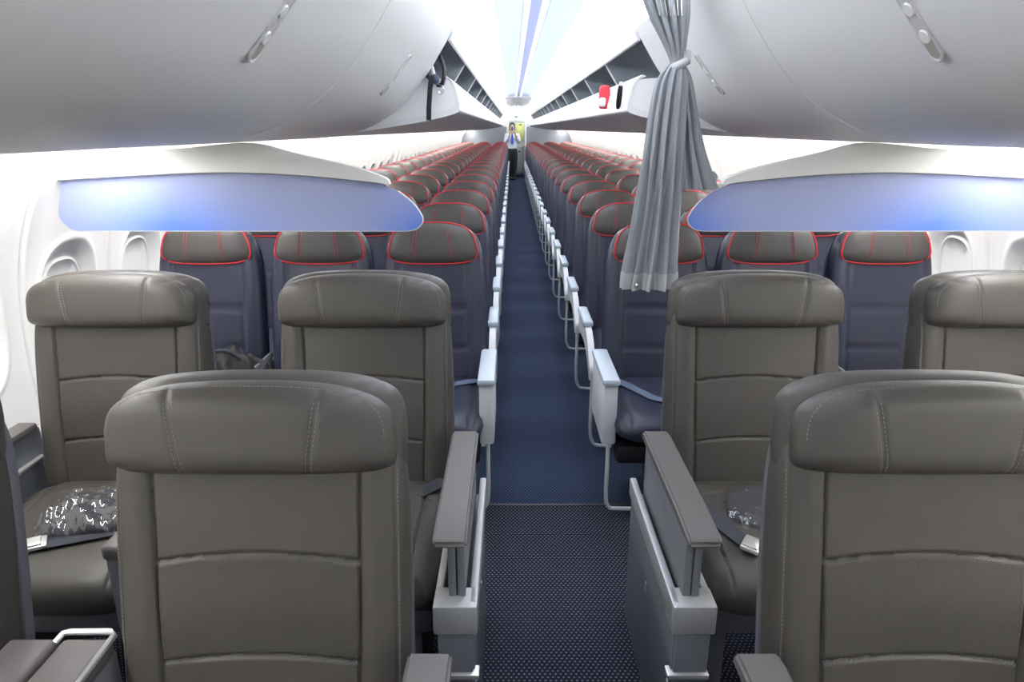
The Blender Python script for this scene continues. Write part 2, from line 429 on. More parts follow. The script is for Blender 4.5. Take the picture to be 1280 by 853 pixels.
# ceiling: lit coves, vault with self-glow put in for their wash, centre strip
CE = [(.405, 1.985), (.40, 2.03), (.36, 2.10), (.28, 2.175), (.18, 2.225), (.085, 2.25)]
CEs = catmull(CE, 5)
def band(pts, y0, y1, th=.012):
    return MB().prism([(p[0], p[1]) for p in pts] + [(p[0] * 1.0, p[1] + th) for p in pts[::-1]], 'y', y0, y1)
segs = []
y = Y_FRONT
SEG = [(Y_FRONT, 1.30, 1), (1.30, 7.2, 1), (7.2, 12.5, 1), (12.5, 15.0, 1), (15.0, 20.3, 1), (20.3, 22.0, 1), (22.0, Y_REAR, 1)]
for i, (a, b, lit) in enumerate(SEG):
    for side in (-1, 1):
        pts = [(side * p[0], p[1]) for p in CEs]
        i1 = next(k for k, p in enumerate(pts) if p[1] > 2.12); i2 = next(k for k, p in enumerate(pts) if p[1] > 2.19)
        struct(band(pts[:i1 + 1], a + .003, b - .003).build('ceiling', M['cove_light' if i else 'cove_dim']))
        struct(band(pts[i1:i2 + 1], a + .003, b - .003).build('ceiling', M['ceil_glow' if i else 'ceil_glow_dim'] if lit else M['ceil_unlit']))
        struct(band(pts[i2:], a + .003, b - .003).build('ceiling', M['ceil_inner_glow'] if lit else M['ceil_unlit']))
        struct(MB().box(side * .052 - .013, side * .052 + .013, a, b, 2.245, 2.285, .005).build('ceiling', M['ceil_glow'] if lit else M['ceil_unlit']))  # rails glow to read bright white, they are no lamps
        struct(MB().box(min(side * .06, side * .09), max(side * .06, side * .09), a, b, 2.255, 2.285).build('ceiling', M['ceil_inner_glow'] if lit else M['ceil_unlit']))
    struct(MB().box(-.06, .06, a, b, 2.262, 2.28).build('ceiling', M['ceil_strip'] if lit else M['ceil_unlit'], smooth=False))
struct(MB().box(-.62, .62, Y_FRONT, Y_REAR, 2.36, 2.38).build('ceiling', M['white'], smooth=False))
struct(MB().box(-.33, .33, 15.0, 20.3, 2.165, 2.185, .004).build('ceiling', M['ceil_unlit'], smooth=False))  # lowered far panel, its unlit look painted in grey
# front bulkhead behind the photographer, rear wall
struct(MB().box(-1.8, 1.8, Y_FRONT - .04, Y_FRONT, 0, 2.4).build('wall_front', M['wall'], smooth=False))
# side-wash light troughs between bins and sidewall
for side in (-1, 1):
    for k in range(9):
        a = Y_FRONT + k * 2.66; b = min(a + 2.64, Y_LAV)
        o = struct(MB().box(min(side * 1.405, side * 1.465), max(side * 1.405, side * 1.465), a, b, 1.528, 1.54).build('trim_%d' % (20 + k + (20 if side > 0 else 0)), M['wash_light'], smooth=False))
# ------------------------------------------------------------------ overhead bins
FACE = catmull([(.405, 1.975), (.455, 1.895), (.515, 1.805), (.585, 1.715), (.675, 1.63), (.79, 1.562), (.93, 1.520), (1.08, 1.505), (1.24, 1.505), (1.36, 1.515), (1.40, 1.53)], 6)
def bin_body(side, y0, y1):
    P = [(side * p[0], p[1]) for p in FACE] + [(side * 1.42, 1.70), (side * 1.25, 1.95), (side * .9, 2.10), (side * .45, 2.06)]
    return MB().prism(P, 'y', y0, y1)
def face_at(z):
    for i in range(1, len(FACE)):
        if FACE[i][1] <= z:
            a, b = FACE[i - 1], FACE[i]; t = (a[1] - z) / (a[1] - b[1]); p = (a[0] + (b[0] - a[0]) * t, z)
            d = Vector((b[0] - a[0], b[1] - a[1])).normalized(); return p, d
def capsule(L, w, n=10):
    out = []
    for i in range(n + 1): th = -PI / 2 + PI * i / n; out.append((w * math.cos(th) + L - w, w * math.sin(th)))
    for i in range(n + 1): th = PI / 2 + PI * i / n; out.append((w * math.cos(th) - L + w, w * math.sin(th)))
    return out
def latch(side, yc, root):
    p, d = face_at(1.735); T = Vector((side * d.x, 0, d.y)); Y = Vector((0, 1, 0)); Nn = Vector((-side * abs(d.y), 0, -abs(d.x)))
    c = Vector((side * p[0], yc, p[1]))
    def G(u, v, h): return c + T * u + Y * v + Nn * h
    L, w = .088, .017
    fr = MB().tube([G(u, v, .001) for u, v in capsule(L, w, 12)], .0028, 6, closed=True).build('latch_frame', M['latch'], root)
    q = capsule(L, w, 12); mb = MB(); n = len(q)
    mb.add([G(u, v, .0012) for u, v in q] + [G(u, v, -.004) for u, v in q], [tuple(range(n))] + [(i, (i + 1) % n, n + (i + 1) % n, n + i) for i in range(n)])
    mb.build('latch_plate', M['latch'], fr, smooth=False)
    q = [(u, v) for u, v in capsule(.024, w * .86, 12)]
    mb = MB(); n = len(q); mb.add([G(u + L - .030, v, .0022) for u, v in q] + [G(u + L - .030, v, -.003) for u, v in q], [tuple(range(n))] + [(i, (i + 1) % n, n + (i + 1) % n, n + i) for i in range(n)])
    mb.build('recess_shade', M['latch_shade'], fr, smooth=False)  # flat dark disc, cavity shade painted on instead of a modelled hollow
    for uu in (L - .052, -.02):
        mb = MB(); n = 20; q = [(.0145 * math.cos(2 * PI * i / n), .0145 * math.sin(2 * PI * i / n)) for i in range(n)]
        vs = [G(uu + a, b, .0015) for a, b in q] + [G(uu + a * .85, b * .85, .0045) for a, b in q]
        mb.add(vs, [(i, (i + 1) % n, n + (i + 1) % n, n + i) for i in range(n)] + [tuple(range(n, 2 * n))])
        mb.build('latch_button', M['bin_white'], fr)
CLOSED_LBL = {0: 'aftmost closed white overhead bin %s of aisle, beside the open bins', 1: 'large closed white overhead bin %s of aisle, nearest the camera in view',
              2: 'closed white overhead bin %s of aisle above the camera position', 3: 'closed white overhead bin %s of aisle at the front bulkhead'}
for side, sn in ((-1, 'left'), (1, 'right')):
    for k in range(4):
        y1 = Y_BIN0 - k * BIN_L; y0 = max(y1 - BIN_L, Y_FRONT)
        root = empty('overhead_bin', (0, 0, 0)); tag(root, CLOSED_LBL[k] % sn, 'overhead bin', 'closed overhead bins above first class')
        bin_body(side, y0 + .004, y1 - .004).build('bucket', M['bin_white'], root, ang=50)
        sl = MB().prism([(side * (p[0] + .004), p[1] + .004) for p in FACE] + [(side * 1.3, 1.6), (side * .6, 2.0)], 'y', y0 - .004, y0 + .004)
        sl.build('seal', M['seal'], root, smooth=False)
        latch(side, (y0 + y1) / 2 - (.0 if side < 0 else .02), root)
# open bins
LIP = catmull([(.45, 1.785), (.412, 1.75), (.392, 1.69), (.387, 1.645), (.405, 1.617), (.55, 1.582), (.75, 1.550), (.95, 1.52), (1.15, 1.505), (1.30, 1.505), (1.40, 1.53)], 5)
def open_bin(side, lab):
    root = empty('open_overhead_bin', (0, 0, 0)); L = BIN_L - .012
    tag(root, lab, 'overhead bin', 'open overhead bins above the coach rows')
    sx = side
    # valance with lip
    V = [(.405, 1.985), (.402, 1.965), (.420, 1.928), (.432, 1.926), (.425, 1.965), (.425, 1.99)]
    MB().prism([(sx * a, b) for a, b in V], 'y', .0, L).build('valance', M['bin_white'], root, smooth=False)
    # lining of the fixed housing: dark roof, white back
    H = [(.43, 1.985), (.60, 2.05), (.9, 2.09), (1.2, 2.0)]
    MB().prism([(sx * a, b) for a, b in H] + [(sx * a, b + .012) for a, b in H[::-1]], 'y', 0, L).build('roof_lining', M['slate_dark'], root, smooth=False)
    Bk = [(1.2, 2.0), (1.34, 1.85), (1.40, 1.70), (1.41, 1.53)]
    MB().prism([(sx * a, b) for a, b in Bk] + [(sx * (a + .012), b + .005) for a, b in Bk[::-1]], 'y', 0, L).build('rear_lining', M['bin_white'], root, smooth=False)
    # dividing fin at the aft end
    F = [(p[0] + .022, p[1] - .005) for p in FACE if p[1] > 1.70]
    fp = [(.435, 1.975)] + F[1:] + [(F[-1][0] + .05, 1.66), (F[-1][0] + .12, 1.72), (.95, 1.86), (1.15, 1.99), (.9, 2.08), (.6, 2.04)]
    MB().prism([(sx * a, b) for a, b in fp], 'y', L - .025, L).build('divider_fin', M['slate'], root, smooth=False)
    MB().tube([(sx * (a - .002), L - .013, b) for a, b in F], .0075, 6).build('fin_edge', M['bin_white'], root)
    # lowered bucket: outer skin with thickness and two end walls
    inner = [(p[0] + .020, p[1] + .022) for p in LIP[6:-2]][::-1]
    P = LIP + [(1.38, 1.55)] + inner + [(.468, 1.778)]
    bk = MB().prism([(sx * a, b) for a, b in P], 'y', .0, L).build('bucket', M['bin_white'], root, ang=35)
    E = [(.43, 1.76)] + LIP[2:-1] + [(1.36, 1.56), (1.30, 1.72), (1.12, 1.86), (.93, 1.90), (.74, 1.865), (.60, 1.80)]
    E = [(.43, 1.765)] + [(p[0] + .006, p[1] + .004) for p in LIP[3:-1]] + [(1.36, 1.56), (1.30, 1.70), (1.14, 1.80), (.95, 1.82), (.76, 1.80), (.58, 1.775)]
    for ya in (.004, L - .042):
        MB().prism([(sx * a, b) for a, b in E], 'y', ya, ya + .012).build('end_wall', M['white'], bk, smooth=False)
    mb = MB()
    for k in range(9):
        th = PI * .5 + PI * k / 8; mb.box(sx * .93 + .05 * math.cos(th) - .006, sx * .93 + .05 * math.cos(th) + .006, -.001, .006, 1.64 + .05 * math.sin(th) - .006, 1.64 + .05 * math.sin(th) + .006)
    mb.build('hinge_plate', M['slate'], bk, smooth=False)
    return root
ORD = ['first', 'second', 'third', 'fourth', 'fifth', 'sixth', 'seventh', 'eighth', 'ninth', 'tenth', 'eleventh', 'twelfth', 'thirteenth', 'fourteenth',
       'fifteenth', 'sixteenth', 'seventeenth', 'eighteenth', 'nineteenth', 'twentieth', 'twenty-first', 'twenty-second', 'twenty-third', 'twenty-fourth']
NOB = 14
for side, sn in ((-1, 'left'), (1, 'right')):
    lab = 'open white overhead bin with lowered bucket %s of aisle, %s behind the closed bins'
    r0 = open_bin(side, lab % (sn, ORD[0])); r0.location.y = Y_BIN0 + .006; t0 = tree_list(r0)
    for k in range(1, NOB):
        o = copy_tree(t0); o.location.y = Y_BIN0 + k * BIN_L + .006; o['label'] = lab % (sn, ORD[k])

# ------------------------------------------------------------------ class divider panels
def divider(side, lab):
    yd = 2.30; s = side; root = empty('class_divider', (0, 0, 0)); tag(root, lab, 'cabin divider', 'class dividers between first class and coach')
    top = catmull([(.545, 1.376), (.56, 1.396), (.64, 1.425), (.76, 1.453), (.87, 1.478), (.95, 1.500), (1.02, 1.5065), (1.10, 1.500), (1.20, 1.490), (1.33, 1.484), (1.49, 1.490), (1.57, 1.46)], 6)
    bot = catmull([(1.66, 1.385), (1.40, 1.402), (1.10, 1.412), (.85, 1.404), (.60, 1.381), (.555, 1.371)], 6)
    MB().prism([(s * a, b) for a, b in top + bot], 'y', yd - .016, yd + .016).build('bracket', M['bracket'], root, smooth=False)
    P = [(.575, 1.378), (.60, 1.384), (.85, 1.407), (1.10, 1.415), (1.40, 1.405), (1.625, 1.388), (1.655, 1.28), (1.65, 1.255), (1.625, 1.228), (1.60, 1.222),
         (.50, 1.222), (.468, 1.228), (.445, 1.25), (.447, 1.275), (.475, 1.315), (.52, 1.352)]
    P = P[:6] + catmull(P[6:10], 4) + catmull(P[10:], 4)
    o = MB().prism([(s * a, b) for a, b in P], 'y', yd - .004, yd + .004).build('panel', M['divider'], root, smooth=False); o['label'] = 'translucent pale blue panel'
    bm = MB().tube([(s * a, yd - .001, b) for a, b in P[6:]], .0032, 6); bm.build('panel_edge', M['bin_white'], o)
    MB().tube([(s * a, yd - .017, b) for a, b in bot], .0022, 6).build('gasket', M['arm_grey'], root)
divider(-1, 'white arched bracket with hanging pale blue panel, left of aisle behind first class')
divider(1, 'white arched bracket with hanging pale blue panel, right of aisle beside the curtain')

# ------------------------------------------------------------------ first class seats
TILT = R(-11)
def fc_disp(x, z):
    # seams: two verticals, two arcs
    ax = abs(x); xs = .184 - .010 * (1 - (z / .72))
    d = .010 * sstep(xs - .012, xs + .03, ax)
    d -= .0075 * gv(ax - xs, .0032)
    za = z + .8 * x * x * .55
    if ax < xs:
        for zz in (.412, .225): d -= .0075 * gv(za - zz, .0032)
        d += .006 * gv(za - .318, .07) 
    d -= .004 * gv(ax - .243, .003)
    return d
def head_disp(x, z):
    d = 0
    for s in (-1, 1):
        c = s * (.116 + .012 * (z - .64) / .08)
        d -= .003 * gv(x - c, .006)
    return d
FB = Pillow(.262, 0, .706, .055, .050, 5, 9, .012, fc_disp, lambda t: 1 - .035 * max(0, t) ** 2 - .02 * max(0, -t), 10, 2.6)
FH = Pillow(.250, .568, .716, .050, .035, 3.3, 9, .010, head_disp, lambda t: 1 - .05 * max(0, t), 4.6, 2.2, barch=.004)
me_fb = FB.mb(210, 220).mesh('backrest', M['taupe_back'], weld=.0004, ang=80)
me_fh = FH.mb(120, 60).mesh('headrest', M['taupe'], weld=.0004, ang=80)
bv_fb = BVHTree.FromPolygons([v.co[:] for v in me_fb.vertices], [tuple(p.vertices) for p in me_fb.polygons])
bv_fh = BVHTree.FromPolygons([v.co[:] for v in me_fh.vertices], [tuple(p.vertices) for p in me_fh.polygons])
me_fhs = []
for s in (-1, 1):
    for o_ in (-.0045, .0045):
        mb = MB(); stitch(mb, bv_fh, [(s * (.116 + .012 * (z - .64) / .08) + o_, z) for z in [.575 + .0125 * i for i in range(11)]], w=.0007)
        me_fhs.append(mb.mesh('stitching', M['thread'], smooth=False))
ln = [(p[0], p[2]) for p in FH.rim(.93, 120)]; mb = MB(); stitch(mb, bv_fh, ln[-18:] + ln[:48], w=.0007); me_fhs.append(mb.mesh('stitching', M['thread'], smooth=False))
me_fbs = []
for s in (-1, 1):
    mb = MB(); stitch(mb, bv_fb, [(s * .247, .05 + .0125 * i) for i in range(42)], w=.0006); me_fbs.append(mb.mesh('stitching', M['thread'], smooth=False))
# upper cover wrapped round behind the headrest
FU = Pillow(.259, .555, .722, .054, .050, 4.2, 20, .010, None, lambda t: 1 - .035 * max(0, t), 5, 2.4)
me_fu = FU.mb(60, 40).mesh('upper_cover', M['taupe'], weld=.0004, ang=80)
me_fsh = Pillow(.265, .0, .705, .0, .058, 5, 9, .010, None, lambda t: 1 - .035 * max(0, t), 10, 2.6).mb(40, 40).mesh('back_shell', M['shell'], weld=.0004, ang=80)
def cush_disp(x, z):
    d = 0
    if z > .1: d -= .004 * gv(abs(x) - .19, .004)
    d -= .004 * gv(abs(x) - (.19 + 0), .0045)
    d -= .005 * gv(z - .40 + .9 * x * x, .004)
    return d
FS = Pillow(.262, -.01, .50, .075, .055, 7, 6, 0, cush_disp, None, 7, 2.2)
me_fs = FS.mb(110, 90).mesh('seat_cushion', M['taupe'], weld=.0004, ang=80)
def box_me(name, m, *bs, **k):
    mb = MB()
    for b in bs: mb.box(*b)
    return mb.mesh(name, m, **k)
def fc_seat(loc, lab, aisle=None, window=None, tilt=TILT, cush=True):
    """aisle: side (+1/-1) on which the aisle armrest stands; window: side of the wall armrest"""
    root = empty('first_class_seat', loc); tag(root, lab, 'airplane seat', 'wide taupe leather first class seats')
    B = (0, -.13, .42)
    bk = link('backrest', me_fb, root); bk.location = B; bk.rotation_euler.x = tilt
    for q in me_fbs: link('stitching', q, bk)
    uc = link('upper_cover', me_fu, root); uc.location = B; uc.rotation_euler.x = tilt
    hd = link('headrest', me_fh, root); hd.rotation_euler.x = tilt
    hd.location = Vector(B) + Matrix.Rotation(tilt, 3, 'X') @ Vector((0, -.060, -.004))
    for q in me_fhs: link('stitching', q, hd)
    sh = link('back_shell', me_fsh, root); sh.location = Vector(B) + Vector((0, .012, -.005)); sh.rotation_euler.x = tilt
    cu = link('seat_cushion', me_fs, root); cu.rotation_euler = (R(-90) + R(6), 0, 0); cu.location = (0, -.64, .405)
    cu.rotation_euler = (R(-86), 0, 0); cu.location = (0, -.63, .425)
    link('seat_base', me_base, root)
    if aisle:
        s = aisle
        link('armrest_pad', arm_me[s]['pad'], root); link('armrest_panel', arm_me[s]['panel'], root)
        rl = link('side_rail', arm_me[s]['rail'], root); link('trim_bar', arm_me[s]['bar'], rl)
        pd = link('pedestal', arm_me[s]['ped'], root); link('release_button', arm_me[s]['btn'], pd); link('foot_block', arm_me[s]['foot'], pd)
    if window:
        s = window; a, b = sorted((s * .275, s * .335))
        MB().box(a, b, -.70, -.10, .655, .685, .010).build('armrest_pad', M['taupe_pad'], root)
        MB().box(a + .012, b - .012, -.68, -.08, .36, .66, .006).build('armrest_panel', M['arm_grey'], root)
        MB().box(a - .004, b + .004, -.69, -.10, .565, .575, .003).build('trim_bar', M['silver'], root)
    return root
me_base = box_me('seat_base', M['pedestal'], (-.24, .24, -.55, -.12, .27, .35, .02), (-.20, -.15, -.50, -.10, 0, .28, .008), (.15, .20, -.50, -.10, 0, .28, .008))
arm_me = {}
for s in (-1, 1):   # s: the side, measured from the seat centre, where the aisle lies; aisle face at .365
    def bx(a, b, *r): a, b = sorted((s * a, s * b)); return (a, b, *r)
    pad = MB().prism([(-.735, .66), (-.738, .674), (-.725, .684), (-.60, .690), (-.20, .690), (-.165, .684), (-.16, .66)], 'x', *sorted((s * .268, s * .345)))
    bm = bmesh.new(); me = pad.mesh('armrest_pad', M['taupe_pad'], smooth=True, ang=60); bm.from_mesh(me)
    bmesh.ops.bevel(bm, geom=[e for e in bm.edges if e.calc_face_angle(0) > .8], offset=.006, segments=2, affect='EDGES'); bm.to_mesh(me); bm.free()
    for p in me.polygons: p.use_smooth = True
    D = {'pad': me}
    D['panel'] = box_me('armrest_panel', M['arm_grey'], bx(.297, .315, -.69, -.19, .475, .662, .003), bx(.318, .336, -.69, -.19, .475, .662, .003))
    D['rail'] = box_me('side_rail', M['silver_mat'], bx(.345, .365, -.715, -.12, .445, .503, .004), bx(.262, .365, -.73, -.655, .425, .503, .006), bx(.262, .28, -.68, -.12, .445, .494, .003))
    D['bar'] = box_me('trim_bar', M['silver'], bx(.268, .368, -.735, -.70, .30, .315, .004))
    D['ped'] = box_me('pedestal', M['pedestal'], bx(.27, .357, -.715, -.12, .0, .445, .004), bx(.272, .352, -.725, -.60, .0, .43, .004))
    D['btn'] = box_me('release_button', M['silver_mat'], bx(.357, .361, -.42, -.405, .30, .335, .003), bx(.354, .360, -.705, -.693, .22, .27, .003))
    D['foot'] = box_me('foot_block', M['arm_grey'], bx(.285, .33, -.745, -.72, .10, .26, .006))
    arm_me[s] = D
AX, WX = .59, 1.335
# row one
fc_seat((-AX - .003, FC_Y[0] + .004, 0), 'taupe leather first class seat left of aisle, front and centre, nearest the camera', aisle=1, tilt=R(-12))
fc_seat((AX - .006, FC_Y[0] + .004, 0), 'taupe leather first class seat right of aisle, nearest the camera on that side', aisle=-1, tilt=R(-12))
fc_seat((-WX, FC_Y[0] + .02, 0), 'dark taupe seat cut off by left edge of photo, beside the armrest console', window=-1, tilt=R(-11))
fc_seat((-AX, FC_Y[1], 0), 'taupe first class aisle seat left of aisle, second row, directly before the divider', aisle=1)
fc_seat((-WX, FC_Y[1], 0), 'taupe first class window seat at left holding the larger plastic-wrapped blanket', window=-1)
fc_seat((AX, FC_Y[1], 0), 'taupe first class aisle seat right of aisle holding a small wrapped blanket, below the curtain', aisle=-1)
fc_seat((WX, FC_Y[1], 0), 'taupe first class window seat at the right edge, second row', window=1)
def console(s, yr, lab):
    root = empty('centre_console', (s * .9625, yr, 0)); tag(root, lab, 'armrest console', 'wide consoles between paired first class seats')
    for a, b in ((-.095, -.002), (.002, .095)):
        MB().box(a, b, -.74, -.105, .63, .668, .012, 3).build('console_lid', M['taupe_pad'], root)
    MB().box(-.092, .092, -.73, -.10, .10, .636, .006).build('console_body', M['arm_grey'], root)
    MB().tube([(-.01, -.115, .660), (.0, -.10, .671), (.012, -.098, .672), (.085, -.098, .672), (.095, -.105, .670), (.097, -.74, .655)], .006, 8).build('trim_bar', M['silver'], root)
console(-1, FC_Y[0], 'taupe two-part armrest console with silver rear trim, at bottom left')
console(-1, FC_Y[1], 'centre armrest console in second row, left of aisle behind front seat')
console(1, FC_Y[0], 'centre armrest console to the right of the front right seat')
console(1, FC_Y[1], 'centre armrest console in second row, right of aisle behind front seat')

# ------------------------------------------------------------------ coach seats
def co_disp(x, z):
    ax = abs(x); d = .007 * sstep(.135, .17, ax) - .007 * gv(ax - .148, .006)
    if ax < .148:
        for zz in (.385, .215): d -= .007 * gv(z + .3 * x * x - zz, .006)
    return d
CB = Pillow(.226, 0, .735, .050, .045, 5, 9, .008, co_disp, lambda t: 1 - .06 * max(0, t) ** 2, 9, 2.6)
me_cb = CB.mb(56, 60).mesh('backrest', M['navy'], weld=.0004, ang=80)
me_cs = Pillow(.232, 0, .72, .0, .055, 5, 9, .008, None, lambda t: 1 - .05 * max(0, t) ** 2, 9, 2.6).mb(20, 24).mesh('back_shell', M['navy_shell'], weld=.0004, ang=80)
CH = Pillow(.190, .578, .748, .046, .03, 3.0, 4.5, .006, None, lambda t: 1 - .10 * t - .03 * max(t, 0), 3.2, 2.1, barch=.006)
me_ch = CH.mb(40, 26).mesh('headrest', M['grey_head'], weld=.0004, ang=80)
me_cp = MB().tube(CH.rim(.965, 72, .002), .0042, 6, closed=True).mesh('piping', M['red'])
me_ct = []
for s in (-1, 1):
    for o_ in (-.005, .005):
        me_ct.append(MB().tube([(s * .075 + o_ - .1 * s * (z - .66), -.046 * (1 - abs((z - .663) / .085) ** 3.2) ** .48 - .0005, z) for z in [.592 + .0144 * i for i in range(10)]], .0011, 5).mesh('stitching', M['red_thread']))
me_cc = Pillow(.228, 0, .48, .065, .05, 7, 6, 0, lambda x, z: -.006 * gv(abs(x) - .175, .005), None, 6, 2.2).mb(40, 30).mesh('seat_cushion', M['navy'], weld=.0004, ang=80)
me_cbase = box_me('seat_base', M['black'], (-.21, .21, -.50, -.12, .26, .34, .015), (-.02, .02, -.50, -.10, 0, .27, .008))
co = {}
for s in (-1, 1):
    def bx(a, b, *r): a, b = sorted((s * a, s * b)); return (a, b, *r)
    D = {}
    x0, x1 = sorted((s * .222, s * .262))
    P = catmull([(-.10, .585), (-.40, .590), (-.52, .560), (-.62, .500), (-.69, .455), (-.70, .40)], 5) + catmull([(-.66, .39), (-.60, .435), (-.50, .475), (-.38, .50), (-.10, .49)], 4)
    D['panel'] = MB().prism(P, 'x', x0 + .004, x1 - .004).mesh('armrest_panel', M['arm_white'], ang=40)
    c = MB(); c.box(x0 - .006, x1 + .006, -.44, -.12, .585, .618, .012, 3); D['cap'] = c.mesh('armrest_cap', M['arm_cap'])
    xs = s * .242
    bar = catmull([(xs, -.66, .42), (xs, -.665, .30), (xs, -.66, .14), (xs - s * .012, -.65, .06), (xs - s * .06, -.645, .03), (xs - s * .30, -.64, .028)], 5)
    D['bar'] = MB().tube(bar, .0085, 8).mesh('baggage_bar', M['arm_white'])
    D['box'] = box_me('armrest_panel', M['arm_white'], (x0 - .012, x1 + .006, -.50, -.14, .345, .605, .012))
    D['boxcap'] = box_me('armrest_cap', M['arm_cap'], (x0 - .017, x1 + .011, -.515, -.12, .60, .628, .009))
    bar = catmull([(xs, -.47, .35), (xs, -.475, .24), (xs, -.47, .12), (xs - s * .012, -.46, .05), (xs - s * .06, -.45, .03), (xs - s * .30, -.445, .028)], 5)
    D['bar1'] = MB().tube(bar, .0085, 8).mesh('baggage_bar', M['arm_white'])
    D['mid'] = box_me('armrest', M['arm_grey'], (min(s * .235, s * .250), max(s * .235, s * .250), -.42, -.08, .575, .605, .010), (min(s * .235, s * .25), max(s * .235, s * .25), -.30, -.10, .45, .58, .004))
    co[s] = D
def belt(parent, pts, w, m, buckle=None, lab=None):
    """flat strap along 3-D points, edge to edge across its width direction"""
    mb = MB(); P = [Vector(p) for p in pts]; n = len(P); vs = []
    for i, p in enumerate(P):
        t = (P[min(i + 1, n - 1)] - P[max(i - 1, 0)]).normalized(); sd = t.cross(Vector((0, 0, 1))).normalized()
        for a, b in ((-1, 0), (1, 0), (1, 1), (-1, 1)): vs.append(p + sd * w * a * .5 + Vector((0, 0, .0025 * b)))
    fs = []
    for i in range(n - 1):
        for k in range(4): fs.append((i * 4 + k, i * 4 + (k + 1) % 4, i * 4 + 4 + (k + 1) % 4, i * 4 + 4 + k))
    fs += [(0, 1, 2, 3), tuple((n - 1) * 4 + k for k in range(4))]
    o = mb.add(vs, fs).build('seat_belt', m, parent, smooth=False)
    if buckle:
        x, y, z, rz = buckle
        bb = MB().box(-.032, .032, -.024, .024, 0, .012, .004, 2).box(-.026, .020, -.019, .019, .010, .017, .003)
        q = bb.build('buckle', M['buckle'], o); q.location = (x, y, z); q.rotation_euler = (R(6), 0, rz)
    return o
def coach(kind, s, deep=False):
    root = empty('coach_seat', (0, 0, 0)); B = (0, -.13, .42)
    for nm, me in (('backrest', me_cb), ('back_shell', me_cs)):
        o = link(nm, me, root); o.location = B; o.rotation_euler.x = TILT
        if nm == 'back_shell': o.location.y += .012
    hd = link('headrest', me_ch, root); hd.rotation_euler.x = TILT; hd.location = Vector(B) + Matrix.Rotation(TILT, 3, 'X') @ Vector((0, -.040, 0))
    link('piping', me_cp, hd)
    if kind == 'bulk' or deep:
        for q in me_ct: link('stitching', q, hd)
    cu = link('seat_cushion', me_cc, root); cu.rotation_euler = (R(-86), 0, 0); cu.location = (0, -.60, .425)
    link('seat_base', me_cbase, root)
    if kind == 'aisle':
        link('armrest_panel', co[s]['panel'], root); link('armrest_cap', co[s]['cap'], root); link('baggage_bar', co[s]['bar'], root)
    elif kind == 'bulk':
        link('armrest_panel', co[s]['box'], root); link('armrest_cap', co[s]['boxcap'], root); link('baggage_bar', co[s]['bar1'], root)
    else:
        link('armrest', co[s]['mid'], root)
    tag(root, 'x', 'airplane seat', 'navy coach seats with red-piped grey headrests')
    return root
for side, sn in ((-1, 'left'), (1, 'right')):
    s = -side      # direction of the aisle from the seat
    protos = {}
    for row in range(CO_N):
        y = CO_Y0 + row * CO_P + (.06 if row >= 8 else 0)
        for j, kind in enumerate(('aisle', 'middle', 'window')):
            kk = ('bulk' if (row == 0 and kind == 'aisle') else kind)
            near = row < 4
            if (kk, near) not in protos: o = coach(kk, s, near); protos[kk, near] = tree_list(o)
            else: o = copy_tree(protos[kk, near])
            o.location = (side * (.484 + .486 * j), y, 0)
            o['label'] = 'navy %s seat with red-piped grey headrest %s of aisle, %s navy row' % (kind, sn, ORD[row])
            if row == 0:
                if kind == 'aisle':
                    belt(o, [(s * .19, -.20, .515), (s * .14, -.28, .515), (s * .06, -.40, .508), (s * -.04, -.46, .506), (s * -.10, -.47, .506)] if side > 0 else
                         [(s * .19, -.22, .515), (s * .10, -.26, .515), (0, -.34, .512), (-s * .12, -.40, .51)], .045, M['strap_blue'],
                         (s * -.13, -.475, .508, .3) if side > 0 else None)

# ------------------------------------------------------------------ belts and wrapped blankets on first class seats
def named(lab): return [o for o in COL.objects if o.get('label', '').startswith(lab)][0]
sL = named('taupe first class window seat at left'); sR = named('taupe first class aisle seat right')
belt(sL, [(.24, -.40, .518), (.16, -.43, .518), (.08, -.46, .518), (.0, -.49, .516), (-.03, -.50, .516)], .05, M['strap'], (-.05, -.51, .516, .5))
belt(sR, [(-.24, -.20, .53), (-.215, -.27, .525), (-.18, -.37, .52), (-.14, -.46, .516), (-.12, -.50, .516)], .05, M['strap'], (-.115, -.51, .515, 1.0))
sF = named('taupe first class aisle seat left of aisle, second row')
belt(sF, [(.24, -.19, .53), (.18, -.24, .52), (.08, -.33, .518), (-.05, -.40, .518)], .05, M['strap'])
def bundle(loc, rz, sx, sy, sz, lab, seed, blanket_mat, cr=1.0):
    rnd = random.Random(seed)
    root = empty('wrapped_blanket', loc, rz); tag(root, lab, 'wrapped blanket', 'plastic wrapped blankets on first class seats')
    ph = [rnd.uniform(0, 6) for _ in range(8)]
    def lump(k, amp, fine):
        amp *= cr
        P = Pillow(sx * k, -sy * k, sy * k, sz * k, sz * .12, 3.5, 3.5, 0, None, None, 4, 2)
        mb = P.mb(64 if fine else 30, 50 if fine else 24); out = []
        for (x, y, z) in mb.v:
            n = math.sin(x * 60 + ph[0] + 2 * math.sin(z * 33 + ph[1])) + .7 * math.sin(z * 85 + ph[2] + 2.4 * math.sin(x * 41)) + (.6 * math.sin((x + z) * 170 + ph[3]) * math.sin((x - z) * 120 + ph[4]) if fine else 0)
            out.append((x + (amp * .8 * math.sin(z * 90 + ph[5]) if abs(y) < sz * .5 else 0), z, -y + amp * n * (1 if y < 0 else 0) + sz * .13))
        mb.v = out; return mb
    b = lump(.90, .0045, False).build('blanket', blanket_mat, root, weld=.0004, ang=80)
    w = lump(1.0, .007, True); w.v = [(x, y, z + .002) for x, y, z in w.v]
    # crumpled ends of the wrap
    w.build('plastic_wrap', M['wrap'], root, weld=.0004, ang=50)
